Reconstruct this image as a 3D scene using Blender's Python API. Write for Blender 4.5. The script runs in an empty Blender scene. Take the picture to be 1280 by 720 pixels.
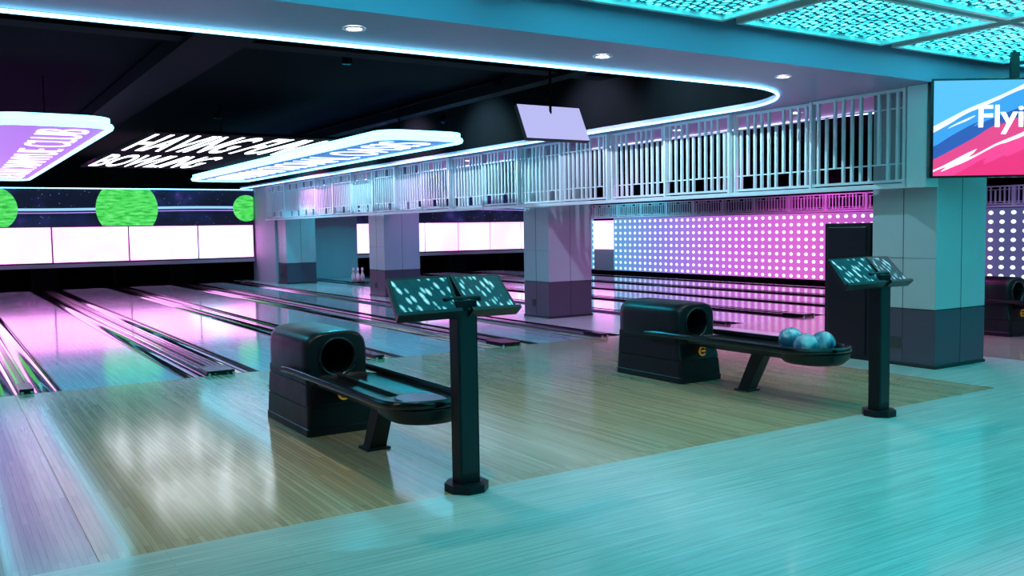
import bpy, math, random
from mathutils import Vector, Matrix
random.seed(7)
H=1.45
sc=bpy.context.scene
try:
    sc.view_settings.view_transform='Standard'
    sc.view_settings.look='None'
except Exception as e: print(e)
COL=sc.collection

# ---------------- materials ----------------
def newmat(name):
    m=bpy.data.materials.new(name); m.use_nodes=True
    nt=m.node_tree; b=nt.nodes['Principled BSDF']
    return m,nt,b
def pbr(name,col,rough=.5,metal=0,em=None,es=0,coat=0,noise=0,spec=.5):
    m,nt,b=newmat(name)
    b.inputs['Base Color'].default_value=(*col,1)
    b.inputs['Roughness'].default_value=rough
    b.inputs['Metallic'].default_value=metal
    b.inputs['Coat Weight'].default_value=coat
    b.inputs['Coat Roughness'].default_value=.05
    b.inputs['Specular IOR Level'].default_value=spec
    if em:
        b.inputs['Emission Color'].default_value=(*em,1); b.inputs['Emission Strength'].default_value=es
    if noise:
        tc=nt.nodes.new('ShaderNodeTexCoord'); n=nt.nodes.new('ShaderNodeTexNoise'); n.inputs['Scale'].default_value=6
        nt.links.new(tc.outputs['Object'],n.inputs['Vector'])
        mr=nt.nodes.new('ShaderNodeMapRange'); mr.inputs['To Min'].default_value=max(0,rough-noise); mr.inputs['To Max'].default_value=rough+noise
        nt.links.new(n.outputs['Fac'],mr.inputs['Value']); nt.links.new(mr.outputs['Result'],b.inputs['Roughness'])
    return m
def M(nt,op,a,b=None,c=None):
    n=nt.nodes.new('ShaderNodeMath'); n.operation=op
    for i,v in enumerate((a,b,c)):
        if v is None: continue
        if isinstance(v,(int,float)): n.inputs[i].default_value=v
        else: nt.links.new(v,n.inputs[i])
    return n.outputs[0]
def coords(nt):
    tc=nt.nodes.new('ShaderNodeTexCoord'); s=nt.nodes.new('ShaderNodeSeparateXYZ')
    nt.links.new(tc.outputs['Object'],s.inputs[0]); return tc,s.outputs['X'],s.outputs['Y'],s.outputs['Z']
def comb(nt,x,y,z=0):
    c=nt.nodes.new('ShaderNodeCombineXYZ')
    for i,v in enumerate((x,y,z)):
        if isinstance(v,(int,float)): c.inputs[i].default_value=v
        else: nt.links.new(v,c.inputs[i])
    return c.outputs[0]
def mixc(nt,f,a,b,mode='MIX'):
    n=nt.nodes.new('ShaderNodeMix'); n.data_type='RGBA'; n.blend_type=mode
    if isinstance(f,(int,float)): n.inputs[0].default_value=f
    else: nt.links.new(f,n.inputs[0])
    for i,v in ((6,a),(7,b)):
        if isinstance(v,tuple): n.inputs[i].default_value=(*v,1)
        else: nt.links.new(v,n.inputs[i])
    return n.outputs[2]
def ramp(nt,f,stops,const=False):
    r=nt.nodes.new('ShaderNodeValToRGB'); nt.links.new(f,r.inputs[0])
    cr=r.color_ramp
    if const: cr.interpolation='CONSTANT'
    while len(cr.elements)<len(stops): cr.elements.new(.5)
    for e,(p,c) in zip(cr.elements,stops): e.position=p; e.color=(*c,1)
    return r.outputs[0]
def wood(name,c1,c2,mort,width,length,along='Y',rough=.2,coat=.3,grain=(.8,1.08),spec=.5):
    m,nt,b=newmat(name); tc,x,y,z=coords(nt)
    v=comb(nt,y,x) if along=='Y' else comb(nt,x,y)
    br=nt.nodes.new('ShaderNodeTexBrick'); nt.links.new(v,br.inputs['Vector'])
    br.inputs['Color1'].default_value=(*c1,1); br.inputs['Color2'].default_value=(*c2,1); br.inputs['Mortar'].default_value=(*mort,1)
    br.inputs['Scale'].default_value=1; br.inputs['Mortar Size'].default_value=.0010; br.inputs['Brick Width'].default_value=length; br.inputs['Row Height'].default_value=width
    br.offset_frequency=2; br.offset=.37
    n=nt.nodes.new('ShaderNodeTexNoise'); n.inputs['Scale'].default_value=1; n.inputs['Detail'].default_value=4
    vv=comb(nt,M(nt,'MULTIPLY',y,2.),M(nt,'MULTIPLY',x,60.)) if along=='Y' else comb(nt,M(nt,'MULTIPLY',x,2.),M(nt,'MULTIPLY',y,60.))
    nt.links.new(vv,n.inputs['Vector'])
    g=ramp(nt,n.outputs['Fac'],[(.3,(grain[0],)*3),(.7,(grain[1],)*3)])
    col=mixc(nt,1.,br.outputs['Color'],g,'MULTIPLY')
    nt.links.new(col,b.inputs['Base Color'])
    n2=nt.nodes.new('ShaderNodeTexNoise'); n2.inputs['Scale'].default_value=1.3; n2.inputs['Detail'].default_value=5
    nt.links.new(tc.outputs['Object'],n2.inputs['Vector'])
    mr=nt.nodes.new('ShaderNodeMapRange'); mr.inputs['To Min'].default_value=rough*.8; mr.inputs['To Max'].default_value=rough*1.25
    nt.links.new(n2.outputs['Fac'],mr.inputs['Value']); nt.links.new(mr.outputs['Result'],b.inputs['Roughness'])
    b.inputs['Coat Weight'].default_value=coat; b.inputs['Coat Roughness'].default_value=rough*.6; b.inputs['Specular IOR Level'].default_value=spec
    return m
def setem(nt,b,col,s):
    if isinstance(col,tuple): b.inputs['Emission Color'].default_value=(*col,1)
    else: nt.links.new(col,b.inputs['Emission Color'])
    if isinstance(s,(int,float)): b.inputs['Emission Strength'].default_value=s
    else: nt.links.new(s,b.inputs['Emission Strength'])

m_tile=wood('pale_plank_floor',(.48,.56,.54),(.56,.62,.60),(.36,.40,.39),.045,1.3,'X',.17,.3,(.80,1.06))
m_app=wood('approach_maple',(.64,.44,.28),(.47,.31,.19),(.28,.19,.12),.030,1.1,'Y',.15,.5,(.86,1.06))
m_app2=wood('approach_maple_grey',(.42,.37,.33),(.32,.27,.24),(.18,.14,.11),.030,1.1,'Y',.16,.5,(.86,1.06))
m_lane=wood('lane_maple',(.44,.50,.55),(.37,.41,.46),(.24,.24,.24),.03,1.6,'Y',.10,.2,spec=.45)
m_black=pbr('black_plastic',(.006,.006,.009),.38,noise=.08,spec=.3)
m_blackg=pbr('black_gloss',(.006,.006,.008),.16,coat=.15,spec=.35)
m_gut=pbr('gutter_plastic',(.015,.015,.02),.08,coat=.9)
m_void=pbr('black_paint',(.0025,.0025,.0035),.9,spec=.05)
m_duct=pbr('dark_duct',(.002,.003,.004),.8,spec=.1)
m_dark=pbr('dark_metal',(.015,.017,.02),.4,.2)
m_chrome=pbr('bright_rail',(.85,.8,.85),.10,1)
m_alu=pbr('brushed_aluminium',(.76,.78,.81),.36,.2,noise=.1)
m_soff=pbr('soffit_paint',(.28,.26,.42),.40,.1)
m_ceil=pbr('ceiling_paint',(.05,.06,.065),.6)
m_col=pbr('column_panel',(.36,.40,.43),.45,.05,noise=.05)
m_collow=pbr('column_skirt',(.08,.065,.095),.28,.1)
m_seam=pbr('seam',(.03,.03,.03),.6)
m_wall=pbr('wall_paint',(.38,.40,.46),.6)
m_led=pbr('led_strip',(.3,.7,1),.4,em=(.20,.62,1.0),es=5.5)
m_ledp=pbr('led_strip_violet',(.6,.5,1),.4,em=(.6,.55,1.0),es=3.5)
m_down=pbr('downlight_lens',(1,1,1),.4,em=(1,.88,.85),es=20)
m_gold=pbr('gold_badge',(.9,.5,.08),.35,.6,em=(1,.45,.05),es=.12)
m_pin=pbr('pin_white',(.75,.68,.72),.3)
m_pinr=pbr('pin_red',(.7,.03,.05),.3)
m_white=pbr('white_glow',(1,1,1),.5,em=(.85,.95,1),es=3)
m_whited=pbr('white_glow_soft',(1,1,1),.5,em=(.85,.93,1),es=2)
m_edge=pbr('cyan_glow',(.3,.9,1),.5,em=(.2,.78,1),es=4)
# ball
m_ball,nt,b=newmat('marbled_ball_resin'); tc,x,y,z=coords(nt)
n=nt.nodes.new('ShaderNodeTexNoise'); n.inputs['Scale'].default_value=7; n.inputs['Detail'].default_value=5; n.inputs['Distortion'].default_value=1.5; nt.links.new(tc.outputs['Object'],n.inputs['Vector'])
nt.links.new(ramp(nt,n.outputs['Fac'],[(.4,(.03,.10,.2)),(.52,(.12,.28,.42)),(.65,(.5,.6,.7))]),b.inputs['Base Color']); b.inputs['Roughness'].default_value=.15; b.inputs['Coat Weight'].default_value=.6

# mesh ceiling panel
m_mesh,nt,b=newmat('perforated_light_panel'); tc,x,y,z=coords(nt)
br=nt.nodes.new('ShaderNodeTexBrick')
wob=M(nt,'MULTIPLY',M(nt,'SINE',M(nt,'MULTIPLY',x,26.)),.018)
nt.links.new(comb(nt,x,M(nt,'ADD',y,wob)),br.inputs['Vector'])
br.inputs['Scale'].default_value=1; br.inputs['Brick Width'].default_value=.075; br.inputs['Row Height'].default_value=.085; br.inputs['Mortar Size'].default_value=.022
br.inputs['Mortar Smooth'].default_value=.5
br.inputs['Color1'].default_value=(.045,.80,.85,1); br.inputs['Color2'].default_value=(.003,.12,.15,1); br.inputs['Mortar'].default_value=(.0,.003,.006,1)
b.inputs['Base Color'].default_value=(.03,.06,.06,1); setem(nt,b,br.outputs['Color'],12.5)

# masking
m_mask,nt,b=newmat('masking_lightbox'); tc,x,y,z=coords(nt)
n=nt.nodes.new('ShaderNodeTexNoise'); n.inputs['Scale'].default_value=.55; n.inputs['Detail'].default_value=1; nt.links.new(tc.outputs['Object'],n.inputs['Vector'])
c=ramp(nt,n.outputs['Fac'],[(.3,(.62,.60,1)),(.45,(1,.31,.95)),(.6,(1,.27,.85)),(.75,(.8,.40,1))])
setem(nt,b,c,3.0)
# space art
m_space,nt,b=newmat('space_mural'); tc,x,y,z=coords(nt)
zc=M(nt,'SUBTRACT',z,1.50*H)
n=nt.nodes.new('ShaderNodeTexVoronoi'); n.inputs['Scale'].default_value=9; nt.links.new(tc.outputs['Object'],n.inputs['Vector'])
star=M(nt,'LESS_THAN',n.outputs['Distance'],.10)
n2=nt.nodes.new('ShaderNodeTexNoise'); n2.inputs['Scale'].default_value=1.2; n2.inputs['Detail'].default_value=6; nt.links.new(tc.outputs['Object'],n2.inputs['Vector'])
bg=ramp(nt,n2.outputs['Fac'],[(.45,(.001,.002,.012)),(.6,(.005,.01,.06)),(.72,(.05,.03,.2))])
col=mixc(nt,M(nt,'MULTIPLY',star,.5),bg,(.4,.5,1))
sx=M(nt,'ADD',zc,M(nt,'MULTIPLY',M(nt,'SINE',M(nt,'MULTIPLY',x,.7)),.03))
streak=M(nt,'LESS_THAN',M(nt,'ABSOLUTE',sx),.035)
col=mixc(nt,streak,col,(.35,.7,1))
sx2=M(nt,'LESS_THAN',M(nt,'ABSOLUTE',M(nt,'ADD',sx,.09)),.012)
col=mixc(nt,sx2,col,(.5,.3,1))
for cx,r in ((.9,.4),(3.16,.56),(5.45,.27)):
    dx=M(nt,'SUBTRACT',x,cx*H)
    d=M(nt,'SQRT',M(nt,'ADD',M(nt,'MULTIPLY',dx,dx),M(nt,'MULTIPLY',zc,zc)))
    inside=M(nt,'LESS_THAN',d,r*H)
    w=nt.nodes.new('ShaderNodeTexNoise'); w.inputs['Scale'].default_value=4; w.inputs['Detail'].default_value=6; nt.links.new(comb(nt,x,0,M(nt,'MULTIPLY',z,4.)),w.inputs['Vector'])
    g=ramp(nt,w.outputs['Fac'],[(.35,(.03,.46,.04)),(.5,(.07,.74,.10)),(.7,(.22,.9,.25))])
    col=mixc(nt,inside,col,g)
setem(nt,b,col,1.0); b.inputs['Base Color'].default_value=(.01,.01,.02,1)
# dot wall
m_dots,nt,b=newmat('dot_led_wall'); tc,x,y,z=coords(nt)
P=.2
fy=M(nt,'SUBTRACT',M(nt,'FRACT',M(nt,'DIVIDE',y,P*1.2)),.5); fz=M(nt,'SUBTRACT',M(nt,'FRACT',M(nt,'DIVIDE',z,P*.95)),.5)
d=M(nt,'SQRT',M(nt,'ADD',M(nt,'MULTIPLY',fy,fy),M(nt,'MULTIPLY',fz,fz)))
dot=M(nt,'LESS_THAN',d,.23)
t=M(nt,'DIVIDE',y,19*H)
bgc=ramp(nt,t,[(0,(.05,.06,.14)),(.38,(.07,.08,.20)),(.48,(.40,.09,.50)),(.56,(.74,.15,.66)),(.66,(.60,.15,.76)),(.76,(.25,.22,.75)),(.86,(.05,.38,.65))])
dc=ramp(nt,t,[(0,(.55,.8,1)),(.38,(.7,.85,1)),(.52,(1,.85,1)),(.7,(1,.85,1)),(.84,(.6,.95,1))])
setem(nt,b,mixc(nt,dot,bgc,dc),M(nt,'ADD',M(nt,'MULTIPLY',dot,.6),.95)); b.inputs['Base Color'].default_value=(.06,.05,.08,1)
# tv
m_tv,nt,b=newmat('tv_picture'); tc,x,y,z=coords(nt)
n=nt.nodes.new('ShaderNodeTexNoise'); n.inputs['Scale'].default_value=1
nt.links.new(comb(nt,M(nt,'MULTIPLY',M(nt,'SUBTRACT',x,M(nt,'MULTIPLY',z,.5)),1.2),M(nt,'MULTIPLY',M(nt,'SUBTRACT',z,M(nt,'MULTIPLY',x,.5)),9.)),n.inputs['Vector'])
tt=M(nt,'ADD',M(nt,'SUBTRACT',M(nt,'MULTIPLY',z,1.),M(nt,'MULTIPLY',x,.45)),M(nt,'MULTIPLY',M(nt,'SUBTRACT',n.outputs['Fac'],.5),.35))
tt=M(nt,'ADD',tt,.42)
c=ramp(nt,tt,[(0,(.8,.02,.2)),(.2,(.9,.05,.3)),(.33,(.9,.9,1)),(.38,(.75,.05,.25)),(.50,(.03,.10,.45)),(.60,(.05,.35,.85)),(.72,(.85,.95,1)),(.80,(.1,.5,.9))],True)
setem(nt,b,c,1.1); b.inputs['Base Color'].default_value=(0,0,0,1)
# kiosk screen
m_scr,nt,b=newmat('kiosk_screen'); tc,x,y,z=coords(nt)
v=nt.nodes.new('ShaderNodeTexVoronoi'); v.inputs['Scale'].default_value=1; v.inputs['Randomness'].default_value=.6
nt.links.new(comb(nt,M(nt,'MULTIPLY',M(nt,'ADD',x,M(nt,'MULTIPLY',z,.5)),32.),0,M(nt,'MULTIPLY',M(nt,'SUBTRACT',z,M(nt,'MULTIPLY',x,.4)),17.)),v.inputs['Vector'])
c=ramp(nt,v.outputs['Distance'],[(0,(.6,.95,1)),(.25,(.25,.75,.85)),(.40,(.06,.38,.45)),(.42,(.003,.06,.085)),(1,(.002,.03,.05))])
setem(nt,b,c,1.0); b.inputs['Base Color'].default_value=(.005,.01,.012,1); b.inputs['Roughness'].default_value=.4; b.inputs['Specular IOR Level'].default_value=.15
m_mon=pbr('monitor_glow',(.2,.2,.25),.4,em=(.55,.55,.98),es=.9)
m_signA=pbr('sign_face_violet',(.2,.1,.3),.4,em=(.40,.20,.85),es=.8)
m_signC=pbr('sign_face_blue',(.1,.15,.4),.4,em=(.05,.20,.55),es=.8)

# ---------------- mesh builder ----------------
class MB:
    def __init__(s): s.v=[];s.f=[];s.mi=[];s.sm=[];s.mats=[]
    def mid(s,m):
        if m not in s.mats: s.mats.append(m)
        return s.mats.index(m)
    def add(s,vs,fs,m,smooth=False,T=None):
        o=len(s.v); k=s.mid(m)
        for p in vs: s.v.append(tuple(T@Vector(p)) if T else tuple(p))
        for f in fs: s.f.append([i+o for i in f]); s.mi.append(k); s.sm.append(smooth)
    def box(s,x0,x1,y0,y1,z0,z1,m,T=None):
        vs=[(x,y,z) for z in (z0,z1) for y in (y0,y1) for x in (x0,x1)]
        s.add(vs,[(0,2,3,1),(4,5,7,6),(0,1,5,4),(2,6,7,3),(0,4,6,2),(1,3,7,5)],m,T=T)
    def prism(s,poly,z0,z1,m,T=None,mside=None):
        n=len(poly); vs=[(x,y,z0) for x,y in poly]+[(x,y,z1) for x,y in poly]
        s.add(vs,[list(range(n))[::-1],list(range(n,2*n))],m,T=T)
        s.add(vs,[(i,(i+1)%n,n+(i+1)%n,n+i) for i in range(n)],mside or m,T=T)
    def loft(s,rings,m,cap0=True,cap1=True,smooth=True,closed=True,T=None):
        n=len(rings[0]); vs=[p for r in rings for p in r]; fs=[]
        for k in range(len(rings)-1):
            for i in range(n if closed else n-1):
                j=(i+1)%n; fs.append((k*n+i,k*n+j,(k+1)*n+j,(k+1)*n+i))
        s.add(vs,fs,m,smooth,T)
        if cap0: s.add(rings[0],[list(range(n))[::-1]],m,False,T)
        if cap1: s.add(rings[-1],[list(range(n))],m,False,T)
    def tube(s,path,r,m,n=10,closed=False,T=None):
        P=[Vector(p) for p in path]; L=len(P); rings=[]
        for i in range(L):
            a=P[(i-1)%L] if (closed or i>0) else P[i]; c=P[(i+1)%L] if (closed or i<L-1) else P[i]
            t=(c-a).normalized(); up=Vector((0,0,1)) if abs(t.z)<.9 else Vector((1,0,0))
            u=t.cross(up).normalized(); w=u.cross(t)
            rings.append([tuple(P[i]+u*math.cos(q)*r+w*math.sin(q)*r) for q in [2*math.pi*k/n for k in range(n)]])
        if closed: rings.append(rings[0])
        s.loft(rings,m,not closed,not closed,True,True,T)
    def lathe(s,prof,m,c=(0,0,0),n=24,T=None,caps=True):
        rings=[[(c[0]+r*math.cos(2*math.pi*k/n),c[1]+r*math.sin(2*math.pi*k/n),c[2]+z) for k in range(n)] for r,z in prof]
        s.loft(rings,m,caps,caps,True,True,T)
    def obj(s,name,parent=None,bevel=0,loc=None):
        me=bpy.data.meshes.new(name); me.from_pydata(s.v,[],s.f)
        for m in s.mats: me.materials.append(m)
        for p,k,q in zip(me.polygons,s.mi,s.sm): p.material_index=k; p.use_smooth=q
        me.validate()
        import bmesh
        bm=bmesh.new(); bm.from_mesh(me); bmesh.ops.recalc_face_normals(bm,faces=bm.faces); bm.to_mesh(me); bm.free()
        o=bpy.data.objects.new(name,me); COL.objects.link(o)
        if loc: o.location=loc
        if parent: o.parent=parent
        if bevel:
            b=o.modifiers.new('bevel','BEVEL'); b.width=bevel; b.segments=2; b.limit_method='ANGLE'; b.angle_limit=math.radians(50)
        return o
def empty(name,loc=(0,0,0),rot=None):
    e=bpy.data.objects.new(name,None); COL.objects.link(e); e.location=loc; e.empty_display_size=.2
    if rot: e.rotation_euler=rot
    return e
def quick(name,boxes,bevel=0,parent=None):
    b=MB()
    for bx in boxes: b.box(*bx)
    return b.obj(name,parent,bevel)
def text_mesh(name,txt,origin,xd,yd,w,h,m,parent=None,ext=.004,bold=0.0):
    cu=bpy.data.curves.new(name,'FONT'); cu.body=txt; cu.extrude=ext; cu.offset=bold
    o=bpy.data.objects.new(name+'_c',cu); COL.objects.link(o); bpy.context.view_layer.update()
    me=bpy.data.meshes.new_from_object(o.evaluated_get(bpy.context.evaluated_depsgraph_get()))
    bpy.data.objects.remove(o)
    xs=[v.co.x for v in me.vertices]; ys=[v.co.y for v in me.vertices]
    x0,x1,y0,y1=min(xs),max(xs),min(ys),max(ys)
    xd=Vector(xd);yd=Vector(yd);zd=xd.cross(yd);o0=Vector(origin)
    for v in me.vertices:
        v.co=o0+xd*((v.co.x-x0)/(x1-x0)*w)+yd*((v.co.y-y0)/(y1-y0)*h)+zd*v.co.z
    me.materials.clear(); me.materials.append(m)
    ob=bpy.data.objects.new(name,me); COL.objects.link(ob)
    if parent: ob.parent=parent
    return ob
def stadium(x0,x1,y0,y1,r,n=8):
    pts=[]
    for cx,cy,a in ((x1-r,y1-r,0),(x0+r,y1-r,90),(x0+r,y0+r,180),(x1-r,y0+r,270)):
        for k in range(n+1):
            t=math.radians(a+90*k/n); pts.append((cx+r*math.cos(t),cy+r*math.sin(t)))
    return pts

XL,XR=-2.2*H,13.0*H
YN,YF=-3*H,19.3*H
FOUL=6.45*H; TB=2.965*H; LEND=18.5*H; ZB=2.45*H; ZC=2.1*H; ZS=1.9*H
# ---------------- room shell ----------------
fl=MB()
fl.box(XL,XR,YN,TB,-.2,0,m_tile)
fl.box(5.31*H,6.5*H,TB,YF,-.2,0,m_tile)
fl.box(XL,5.31*H,FOUL,YF,-.3,-.16,m_void)
fl.box(6.5*H,XR,FOUL,YF,-.3,-.16,m_void)
fl.obj('floor')
ap=MB(); ap.box(.378*H,5.31*H,TB,FOUL-.002,-.2,.0,m_app); ap.obj('bowling_approach')
ap=MB(); ap.box(XL+.005,.376*H,TB,FOUL-.002,-.2,.0,m_app2); ap.obj('bowling_approach')
ap=MB(); ap.box(6.5*H,XR-.01,TB,FOUL-.002,-.2,.0,m_app2); ap.obj('bowling_approach')
quick('wall_left',[(XL-.1,XL,YN,YF,-.2,ZB,m_wall)])
quick('wall_near',[(XL-.1,XR+.1,YN-.1,YN,-.2,ZB,m_wall)])
quick('wall_far',[(XL-.1,XR+.1,YF,YF+.1,-.3,ZB,m_void)])
quick('wall_right',[(XR,XR+.1,YN,YF,-.3,ZB,m_void)])
quick('ceiling',[(XL,XR,YN,3.51*H,ZC,ZC+.1,m_ceil),(XL,XR,3.51*H,YF,ZB,ZB+.1,m_void)])
quick('led_dot_wall',[(XR-.03,XR-.002,2*H,16.05*H,0.02,1.18*H,m_dots),(XR-.03,XR-.002,16.8*H,18.6*H,0.02,1.18*H,m_dots)])
r=.9*H
arc=[(5.3*H-r+r*math.sin(t),4.13*H+r-r*math.cos(t)) for t in [math.pi/2*(1-k/16) for k in range(17)]]
polyA=[(XL,3.51*H),(5.62*H,3.51*H),(5.62*H,18.6*H),(5.3*H,18.6*H)]+arc+[(XL,4.13*H)]
arcB=[(6.4*H+r-r*math.sin(t),4.13*H+r-r*math.cos(t)) for t in [math.pi/2*k/16 for k in range(17)]]
polyB=[(5.62*H,3.51*H),(XR,3.51*H),(XR,4.13*H)]+arcB+[(6.4*H,18.6*H),(5.62*H,18.6*H)]
b=MB(); b.prism(polyA,ZS,ZB-.002,m_soff,mside=m_soff); b.prism(polyB,ZS,ZB-.002,m_soff); b.obj('ceiling_soffit')
b=MB()
for pa in ([(5.3*H-.004,18.6*H)]+[(x-.003,y+.003) for x,y in arc]+[(XL,4.13*H+.004)],
           [(XR,4.13*H+.004)]+[(x+.003,y+.003) for x,y in arcB]+[(6.4*H+.004,18.6*H)]):
    for p,q in zip(pa[:-1],pa[1:]):
        b.add([(p[0],p[1],ZS+.04),(q[0],q[1],ZS+.04),(q[0],q[1],ZB-.003),(p[0],p[1],ZB-.003)],[(0,1,2,3)],m_void)
b.obj('trim_recess_lining')
b=MB(); b.tube([(5.29*H,18.5*H,ZS-.016)]+[(x,y,ZS-.016) for x,y in arc]+[(XL+.02,4.13*H,ZS-.016)],.013,m_led,8); b.obj('soffit_led_strip')
b=MB(); b.tube([(XR-.02,4.13*H,ZS-.016)]+[(x,y,ZS-.016) for x,y in arcB]+[(6.4*H,18.5*H,ZS-.016)],.013,m_ledp,8); b.obj('soffit_led_strip')
# ducts in black recess
b=MB()
b.box(1.5*H,1.9*H,4.6*H,12*H,2.3*H,2.42*H,m_duct); b.box(XL+.1,5.2*H,6.4*H,6.6*H,2.33*H,2.44*H,m_duct)
b.box(4.6*H,4.75*H,5.2*H,17*H,2.3*H,2.4*H,m_duct); b.obj('ceiling_ducts')
# downlights
b=MB()
DL=[(x*H,3.815*H) for x in (-1.18,.22,1.62,3.02,4.42,5.82,7.2,8.6,10,11.4)]+[(5.95*H,y*H) for y in (5.0,6.4,10.4,15)]+[(6.75*H,4.0*H)]  # column-row entries after the front row are added for their pink light
for x,y in DL:
    b.add([(x+.05*math.cos(2*math.pi*k/20),y+.05*math.sin(2*math.pi*k/20),ZS-.006) for k in range(20)],[list(range(20))],m_down)
    b.lathe([(.051,0),(.075,0),(.075,.006)],m_alu,(x,y,ZS-.008),20,caps=False)
b.obj('recessed_downlights')
# ceiling light panels
b=MB()
for i in range(-1,7):
    for j in range(0,6):
        x0=(-1.65+1.33*(i+1.99))*H; y1=(3.42-.76*j)*H
        x1=x0+1.17*H; y0=y1-.66*H
        if x1>XR-.1 or x0<.9*H: continue
        b.box(x0,x1,y0,y1,ZC-.02,ZC-.005,m_mesh)
        t=.04
        b.box(x0-t,x1+t,y0-t,y0,ZC-.06,ZC-.001,m_alu); b.box(x0-t,x1+t,y1,y1+t,ZC-.06,ZC-.001,m_alu)
        b.box(x0-t,x0,y0,y1,ZC-.06,ZC-.001,m_alu); b.box(x1,x1+t,y0,y1,ZC-.06,ZC-.001,m_alu)
b.obj('ceiling_light_panels')

# ---------------- lanes ----------------
WW=.38; NW=.285
def divider(xc,wide,y1=LEND):
    hw,c=(WW,.12) if wide else (NW,.04)
    e=empty('ball_return_gutter' if wide else 'lane_gutter',(xc,FOUL,0))
    b=MB()
    for s in (-1,1):
        prof=[]
        for k in range(11):
            t=math.pi*k/10; xm=(hw+c)/2; rr=(hw-c)/2
            prof.append((s*(xm+rr*math.cos(t)),-.085*math.sin(t)-.001))
        b.loft([[(x,0,z) for x,z in prof],[(x,y1-FOUL,z) for x,z in prof]],m_gut,False,False,True,False)
        b.box(s*c-.013,s*c+.013,0,y1-FOUL,-.02,.022,m_chrome)
        b.box(s*hw-.006,s*hw+.006,0,y1-FOUL,-.15,.004,m_blackg)
    b.box(-c+.01,c-.01,0,y1-FOUL,-.15,.014 if wide else .01,m_blackg)
    if wide:
        b.box(-.02,.02,0,y1-FOUL,.014,.03,m_blackg); b.box(-.07,-.055,0,y1-FOUL,.014,.02,m_chrome); b.box(.055,.07,0,y1-FOUL,.014,.02,m_chrome)
    b.obj('channel',e)
    b=MB(); b.prism(stadium(-c-.02,c+.02,.002,.42,.03,4),.0,.045,m_blackg); b.obj('end_cap',e,.008)
    b=MB(); b.box(-hw,hw,.0,.004,-.15,.0015,m_black); b.obj('foul_edge',e)
def lane(xa,xb,y1=LEND):
    b=MB(); b.box(xa+.007,xb-.007,FOUL,y1,-.15,0,m_lane)
    return b.obj('bowling_lane')
PC=[1.665*H,4.10*H]; HP=2.435*H/2
for xc in (PC[0]-2*HP,PC[0],PC[1]):
    divider(xc,True)
    if xc>0: divider(xc-HP,False)
divider(5.31*H-NW*1.03,False)
for xc in (PC[0]-2*HP,PC[0],PC[1]):
    lane(xc-HP+NW,xc-WW); lane(xc+WW,xc+HP-NW*(2.0 if xc==PC[1] else 1))
RC=[7.9*H,7.9*H+2*HP]
for xc in RC:
    divider(xc-HP,False); divider(xc,True); lane(xc-HP+NW,xc-WW); lane(xc+WW,xc+HP-NW)
divider(RC[1]+HP,False)

# pinsetter masking
Y0=18.7*H
xs=[-2.07,-.77,.53,1.83,3.16,4.46,5.58]
xr=[7.83,8.67,9.55,10.43,11.31,12.2,12.95]
for L in (xs,xr):
    b=MB()
    for a,c in zip(L[:-1],L[1:]): b.box(a*H+.022,c*H-.022,Y0-.02,Y0+.01,.50*H,1.15*H,m_mask)
    b.box(L[0]*H,L[-1]*H,Y0+.011,Y0+.019,.47*H,1.17*H,m_seam)
    b.obj('masking_lightboxes')
for a,c,cs in ((-2.15,5.6,(PC[0]-2*HP,PC[0],PC[1])),(7.85,12.95,(RC[0],RC[1]))):
    b=MB(); b.box(a*H,c*H,Y0+.02,Y0+.3,.40*H,.49*H,m_wall); b.box(a*H,c*H,Y0+.055,Y0+.3,.49*H,1.17*H,m_dark)
    for xc in cs:
        b.box(xc-.3,xc+.3,LEND+.01,19.2*H,-.1,.40*H,m_void) if xc!=RC[0] else None
        if xc!=PC[1]: b.box(xc+HP-.03,xc+HP+.03,LEND+.01,19.2*H,-.1,.40*H,m_void)
    b.obj('pinsetter_surround')
quick('space_mural_panel',[(XL+.02,5.6*H,Y0+.02,Y0+.06,1.17*H,1.87*H,m_space),(XL+.02,5.6*H,Y0-.01,Y0+.02,1.87*H,1.885*H,m_led)])
quick('space_mural_panel',[(7.85*H,12.95*H,Y0+.02,Y0+.06,1.17*H,1.87*H,m_space)])
quick('wall_partition',[(5.62*H,7.8*H,18.52*H,18.9*H,0,ZS-.003,m_wall)])
quick('wall_partition_side',[(5.62*H,5.8*H,17.42*H,18.51*H,0,ZS-.003,m_wall)])
quick('side_light_panel',[(XR-.05,XR-.002,16.07*H,16.77*H,.49*H,1.14*H,m_mask),(XR-.03,XR-.002,16.07*H,16.77*H,.0,.49*H,m_wall)])

# pins
def pin(x,y):
    prof=[(.026,0),(.045,.02),(.058,.09),(.06,.12),(.052,.17),(.033,.22),(.023,.255),(.024,.28),(.032,.32),(.032,.35),(.02,.375),(.004,.381)]
    b=MB(); b.lathe(prof,m_pin,(0,0,0),16); b.lathe([(.026,.235),(.0262,.25)],m_pinr,(0,0,0),16); b.lathe([(.0265,.275),(.0285,.29)],m_pinr,(0,0,0),16)
    b.obj('bowling_pin',None,0,(x,y,.066))
for dx,dy in ((0,0),(.14,.02),(.28,.04)): pin(6.60*H+dx,15.9*H+dy)
quick('pin_display_plinth',[(6.60*H-.12,6.60*H+.42,15.9*H-.12,15.9*H+.2,0.032,.064,m_blackg)])

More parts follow.
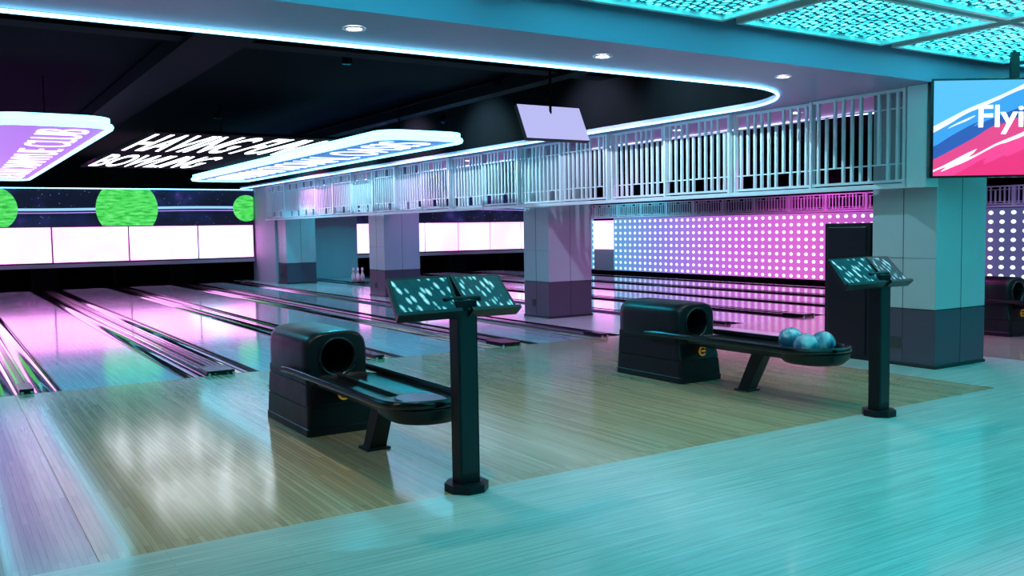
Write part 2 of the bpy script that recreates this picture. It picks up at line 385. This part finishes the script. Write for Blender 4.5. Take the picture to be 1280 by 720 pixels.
# ---------------- columns ----------------
def column(y0,y1,x0=5.66*H,x1=6.25*H):
    e=empty('structural_column',((x0+x1)/2,(y0+y1)/2,0))
    ax,ay=(x1-x0)/2,(y1-y0)/2; zs=.395*H
    b=MB(); b.box(-ax,ax,-ay,ay,zs+.012,ZS-.002,m_col); b.box(-ax+.008,ax-.008,-ay+.008,ay-.008,zs,zs+.012,m_seam); b.obj('upper_cladding',e,.004)
    b=MB(); b.box(-ax,ax,-ay,ay,0.03,zs,m_collow); b.box(-ax-.012,ax+.012,-ay-.012,ay+.012,0,.03,m_dark); b.obj('skirt',e,.004)
    b=MB()
    b.box(-.003,.003,-ay-.002,-ay+.01,.03,ZS-.003,m_seam); b.box(-ax-.002,-ax+.01,-.003,.003,.03,ZS-.003,m_seam)
    b.box(-ax-.002,-ax+.01,-ay+.0,ay,.75*H,.75*H+.003,m_seam)
    b.box(-ax-.006,-ax,.02,.13,.12*H,.2*H,m_seam)
    b.obj('panel_seams',e)
column(3.58*H,4.07*H); column(8.13*H,8.62*H); column(12.42*H,12.98*H); column(16.9*H,17.4*H)
b=MB(); b.box(5.66*H,6.0*H,4.09*H,4.48*H,0,1.0*H,m_black); b.box(5.66*H-.012,5.66*H,4.12*H,4.45*H,.05,.97*H,m_black); b.obj('equipment_cabinet',None,.008)

# ---------------- lattice ----------------
def lattice(name,xp0,ya,yb,z0,z1,pw,nb,off):
    b=MB(); y=ya; k=0
    b.box(xp0-.06,xp0+.06,ya,yb,z0,z0+.045,m_alu)
    while y<yb-.05:
        xp=xp0+(off if k%2 else -off)
        y2=min(y+pw,yb)
        b.box(xp-.02,xp+.02,y,y2,z0+.06,z0+.085,m_alu)
        b.box(xp-.02,xp+.02,y,y2,z1-.03,z1,m_alu)
        for q in (y+.005,y2-.035): b.box(xp-.035,xp+.025,q,q+.03,z0+.0,z1,m_alu)
        hh=z1-z0
        b.box(xp-.006,xp+.006,y,y2,z0+hh*.24,z0+hh*.24+.014,m_alu); b.box(xp-.006,xp+.006,y,y2,z1-hh*.2,z1-hh*.2+.014,m_alu)
        for i in range(1,nb):
            yy=y+(y2-y)*i/nb
            t=(i*7+k*3)%5
            a,c=z0+.08,z1-.03
            if t==1: a=z0+hh*.24
            elif t==3: c=z1-hh*.20
            b.box(xp-.018,xp+.012,yy-.014,yy+.014,a,c,m_alu)
        y=y2; k+=1
    return b.obj(name)
lattice('metal_lattice_screen',5.56*H,3.72*H,17.7*H,1.23*H,ZS-.003,.7975*H,11,.03)
lattice('metal_lattice_screen',XR-.12,3.0*H,18.3*H,1.19*H,1.5*H,.8*H,12,0)
quick('lattice_end_post',[(5.50*H,5.64*H,3.56*H,3.70*H,1.23*H,ZS-.003,m_alu)])

# ---------------- hanging signs ----------------
def sign(x0,x1,y0,y1,face,txt,fh=.62,sh=0):
    e=empty('hanging_lightbox_sign')
    z=1.95*H
    b=MB(); b.prism(stadium(x0,x1,y0,y1,.38,8),z,z+.12,face,mside=m_edge)
    b.obj('light_box',e)
    b=MB(); b.tube([(px,py,z+.01) for px,py in stadium(x0,x1,y0,y1,.38,8)],.045,m_edge,8,True); b.obj('edge_glow',e)
    b=MB()
    for yy in (y0+1,(y0+y1)/2,y1-1):
        b.tube([((x0+x1)/2,yy,z+.12),((x0+x1)/2,yy,ZB)],.008,m_void,6)
    b.obj('hanger_rods',e)
    w=(y1-y0)-1.2; h=(x1-x0)*fh
    text_mesh('lettering',txt,((x0+x1)/2+h/2+sh,y1-.6,z-.006),(0,-1,0),(-1,0,0),w,h,m_whited,e,.003,-.008)
sign(.42*H,1.38*H,8.6*H,17.3*H,m_signA,'LEXUN XIANYUE CLUB',.45,.2)
sign(3.9*H,4.9*H,8.5*H,16.8*H,m_signC,'INTERNATIONAL OASIS',.6)
e=empty('ceiling_lettering')
b=MB(); b.box(1.9*H,3.85*H,9.6*H,15.0*H,2.02*H,2.05*H,m_void); b.obj('backing_board',e)
b=MB()
for yy in (10.5*H,13.5*H): b.tube([(2.8*H,yy,2.05*H),(2.8*H,yy,ZB)],.008,m_void,6)
b.obj('hanger_rods',e)
text_mesh('line_far','BOWLING',(1.95*H,14.6*H,2.015*H),(1,0,0),(0,-1,0),1.42*H,2.2*H,m_white,e,.003,.012)
text_mesh('line_near','HAVING FUN',(1.95*H,11.8*H,2.015*H),(1,0,0),(0,-1,0),1.85*H,2.05*H,m_white,e,.003,.012)

# hanging score monitor
e=empty('hanging_score_monitor',(4.06*H,5.75*H,1.80*H),(math.radians(-27),0,0))
b=MB(); b.box(-.43,.43,-.02,.03,-.22,.22,m_dark); b.box(-.425,.425,-.024,-.02,-.215,.215,m_mon); b.obj('screen',e,.006)
e2=MB(); e2.tube([(4.06*H,5.78*H,1.86*H),(4.06*H,5.78*H,ZB)],.015,m_void,8); o=e2.obj('monitor_pole')
o.parent=e; bpy.context.view_layer.update(); o.matrix_parent_inverse=e.matrix_world.inverted()

# tv
D,R=5.9*H,3.28*H
a=math.radians(32.5)
tx,ty=D*math.sin(a)+R*math.cos(a),D*math.cos(a)-R*math.sin(a)
e=empty('hanging_television',(tx,ty,1.60*H),(0,0,-a))
w,h=.535*H,.305*H
b=MB(); b.box(-w-.03,w+.03,0,.07,-h-.02,h+.02,m_blackg); b.obj('bezel',e,.006)
b=MB(); b.box(-w,w,-.004,0,-h,h,m_tv); b.obj('display',e)
text_mesh('caption','Flying',(-w+.42,-.006,-.06),(1,0,0),(0,0,1),.75,.27,m_white,e,.002,.012)
b=MB(); b.box(-.04,.04,.03,.06,h,.49*H,m_dark); b.obj('mount',e)

# ---------------- ball return ----------------
def se(t,hw,hh,n):
    c,s_=math.cos(t),math.sin(t)
    return (hw*math.copysign(abs(c)**(2/n),c),hh*math.copysign(abs(s_)**(2/n),s_))
def ball_return(xc,balls=0):
    yf=4.235*H; yb=4.83*H
    e=empty('ball_return',(xc,yf,0))
    L=yb-yf
    def rr(hw,y0,y1,z,r=.03): return [(x,y,z) for x,y in stadium(-hw,hw,y0,y1,r,3)]
    b=MB()
    b.loft([rr(.262,-.07,L+.01,0),rr(.262,-.07,L+.01,.05),rr(.256,-.062,L+.005,.055),rr(.25,-.05,L,.2),rr(.243,-.044,L-.005,.203),rr(.243,-.044,L-.005,.212),rr(.25,-.048,L,.215),
            rr(.238,-.01,L,.36),rr(.232,-.005,L-.005,.363),rr(.232,-.005,L-.005,.372),rr(.236,0,L,.375),rr(.234,.01,L,.43)],m_black,smooth=False)
    b.obj('base_cabinet',e)
    N=48; zc=.55
    def outer(sx,y):
        out=[]
        for k in range(N):
            t=2*math.pi*k/N; n=3.4 if math.sin(t)>=0 else 9
            x,z=se(t,.238*sx,.185*sx,n); out.append((x,y,zc+z))
        return out
    def inner(rad,y):
        return [(rad*math.cos(2*math.pi*k/N),y,zc+rad*math.sin(2*math.pi*k/N)-.005) for k in range(N)]
    b=MB()
    b.loft([outer(.88,L-.0),outer(.97,L-.04),outer(1,L-.1),outer(1,.12),outer(.99,.05),outer(.94,.01),outer(.88,0)],m_black,True,False)
    b.loft([outer(.88,0),inner(.145,-.0)],m_black,False,False,False)
    b.loft([inner(.145,0),inner(.143,-.012),inner(.130,-.012),inner(.122,.0),inner(.118,.4)],m_blackg,False,False)
    b.loft([inner(.118,.4),inner(.001,.4)],m_void,False,False,False)
    b.obj('hood',e)
    b=MB(); b.tube([(.02+.04*math.cos(t),-.058,.285+.04*math.sin(t)) for t in [math.radians(40+280*k/16) for k in range(17)]],.009,m_gold,6)
    b.tube([(.01,-.056,.285),(.055,-.056,.285)],.009,m_gold,6); b.obj('badge',e)
    # rack
    yE=3.13*H-yf; zr=.44; hw=.262; y0=.42
    path=[(-hw,y0,zr-.01)]
    for k in range(0,6): path.append((-hw,y0+(yE+.28-y0)*(k+.5)/6,zr))
    for k in range(13):
        t=math.pi*(1+k/12); path.append((hw*math.cos(t),yE+.26+.26*math.sin(t),zr+.012*math.sin(math.pi*k/12)))
    for k in range(5,-1,-1): path.append((hw,y0+(yE+.28-y0)*(k+.5)/6,zr))
    path.append((hw,y0,zr-.01))
    b=MB(); b.tube(path,.027,m_blackg,12); b.obj('rim_rail',e)
    def st(hw,ya,yb2,z,r): return [(x,y,z) for x,y in stadium(-hw,hw,ya,yb2,r,8)]
    b=MB()
    b.loft([st(.10,yE+.15,.0,.345,.09),st(.19,yE+.05,.0,.36,.15),st(.24,yE+.02,-.0,.40,.22),st(.245,yE+.015,0,.425,.22)],m_black,True,False)
    b.loft([st(.245,yE+.015,0,.425,.22),st(.20,yE+.06,-.02,.405,.18),st(.10,yE+.16,-.03,.395,.09)],m_black,False,True)
    b.box(-.018,.018,yE+.55,-.02,.395,.425,m_dark)
    b.obj('ball_tray',e)
    b=MB()
    b.loft([st(.2,yE+.04,yE+.50,.33,.19),st(.25,yE-.005,yE+.54,.37,.24),st(.255,yE-.01,yE+.55,.42,.24)],m_black,True,True)
    if not balls:
        b.loft([st(.13,yE+.12,yE+.44,.41,.12),st(.14,yE+.10,yE+.46,.435,.13),st(.13,yE+.11,yE+.45,.445,.12)],m_blackg,False,True)
    b.obj('end_pod',e)
    b=MB()
    def q(y,z,w,d): return [(-w,y-d,z),(w,y-d,z),(w,y+d,z),(-w,y+d,z)]
    b.loft([q(-.62,0,.085,.075),q(-.62,.015,.085,.075),q(-.625,.02,.06,.055),q(-.80,.37,.05,.07)],m_black,smooth=False)
    b.obj('support_leg',e,.004)
    for i in range(balls):
        bx,by=[(-.115,yE+.25),(.115,yE+.27),(-.04,yE+.47)][i]
        b=MB(); rings=[]
        for k in range(1,20):
            t=math.pi*k/20; rings.append((.1*math.sin(t),-.1*math.cos(t)))
        b.lathe(rings,m_ball,(bx,by,.475 if i<2 else .50),28); b.obj('bowling_ball',e)
ball_return(PC[0]-.005); ball_return(PC[1],3); ball_return(RC[0])
# ---------------- kiosks ----------------
def kiosk(x,y):
    e=empty('scoring_kiosk',(x,y,0))
    b=MB()
    oc=[(.124*math.cos(t),.124*math.sin(t)) for t in [math.radians(22.5+45*k) for k in range(8)]]
    b.prism(oc,0,.045,m_black); b.obj('base_plate',e,.006)
    b=MB(); b.box(-.062,.062,-.045,.05,.045,1.06,m_black); b.box(-.05,.05,-.048,-.045,.1,1.0,m_dark); b.obj('pole',e,.006)
    b=MB(); b.box(-.12,.12,-.0,.09,1.03,1.08,m_black); b.obj('yoke',e,.01)
    for s in (-1,1):
        T=Matrix.Translation((s*.014-.02,.03,1.10))@Matrix.Rotation(math.radians(s*11),4,'Z')@Matrix.Rotation(math.radians(-43),4,'X')@Matrix.Rotation(math.radians(s*2),4,'Y')@Matrix.Translation((s*.18,0,0))
        b=MB(); b.box(-.18,.18,-.0,.035,-.128,.128,m_black,T); b.box(-.18,.18,-.03,.035,-.15,-.128,m_black,T)
        b.box(-.158,.158,-.002,0,-.108,.112,m_scr,T)
        b.obj('touch_monitor',e,.004)
kiosk(1.68*H,2.985*H); kiosk(4.10*H,2.90*H)

# ---------------- lamps ----------------
def spot(name,x,y,z,col,en,ang=120,blend=.8,rx=0,ry=0,size=.08):
    l=bpy.data.lights.new(name,'SPOT'); l.color=col; l.energy=en; l.spot_size=math.radians(ang); l.spot_blend=blend; l.shadow_soft_size=size
    o=bpy.data.objects.new(name,l); COL.objects.link(o); o.location=(x,y,z); o.rotation_euler=(math.radians(rx),math.radians(ry),0); return o
for x,y in DL[:10]: spot('added_pink_lamp',x,y,ZS-.012,(1,.82,.66),58 if x<5*H else 30,130,size=.0)
for x,y in DL[10:]: spot('added_pink_lamp',x,y,ZS-.012,(1,.25,.85),60,120,size=.0)  # added pink lamps that tint the floor around the columns
def added_wash(x,y,col,en,rx=0,ry=0,z=2.38*H,ang=140):  # added colour lamp in an invented housing, not a known fixture
    e=empty('added_wash_light',(x,y,z))
    b=MB(); b.lathe([(.03,.06),(.06,.05),(.065,-.03),(.06,-.03),(.05,.04),(.03,.045)],m_void,(0,0,0),16,T=Matrix.Rotation(math.radians(ry),4,'Y')@Matrix.Rotation(math.radians(rx),4,'X')); b.obj('housing',e)
    b=MB(); b.tube([(0,0,.05),(0,0,ZB-z)],.01,m_void,6); b.obj('bracket',e)
    o=spot('lamp',0,0,.0,col,en,ang,.6,rx,ry,.0); o.parent=e
CY=(.03,.75,1); MG=(1,.08,.8); VI=(.5,.25,1); BL=(.15,.45,1)
for x,y,c,en in ((.3,7.0,CY,420),(2.9,7.0,CY,480),(4.6,7.4,CY,440),(0.0,9.8,MG,330),(2.9,11,CY,280),(4.7,11,CY,280),(1.5,14,MG,380),(5.0,15,CY,260),(-.4,14,MG,300),
               (7.3,6.0,MG,330),(7.3,11,BL,300),(9.5,8.5,MG,270),(9.5,13,MG,270),(12,10,MG,270),(12,15,CY,270),(7.3,16,CY,400),(11.5,6,VI,220)):
    added_wash(x*H,y*H,c,en)  # added washes tint lanes and far walls cyan and magenta
TW=(.4,.85,1)
for y,c,en in ((4.6,TW,100),(5.6,TW,160),(6.8,(.6,.75,1),165),(8.8,TW,210),(10.6,(.7,.6,1),210),(12.5,TW,230),(14.5,(1,.4,.95),230)):
    added_wash(4.75*H,y*H,c,en,0,-62,2.2*H,120)  # added washes brighten the lattice bars from the lane side
for y,c,en in ((5.0,MG,80),(6.6,MG,90),(10,CY,90),(12,MG,90)):
    added_wash(6.7*H,y*H,c,en,0,62,2.2*H,120)  # added washes colour the lattice from its far side

w=bpy.data.worlds.new('World'); sc.world=w; w.use_nodes=True
w.node_tree.nodes['Background'].inputs[0].default_value=(.02,.05,.07,1); w.node_tree.nodes['Background'].inputs[1].default_value=.3

# ---------------- camera ----------------
cam=bpy.data.cameras.new('camera'); cam.sensor_width=36; cam.lens=1129/1280*36; cam.clip_end=100
co=bpy.data.objects.new('camera',cam); COL.objects.link(co)
co.matrix_world=Matrix.Translation((0,0,H))@Matrix.Rotation(math.radians(-32.5),4,'Z')@Matrix.Rotation(math.radians(90-3.78),4,'X')@Matrix.Rotation(math.radians(-.92),4,'Z')
sc.camera=co
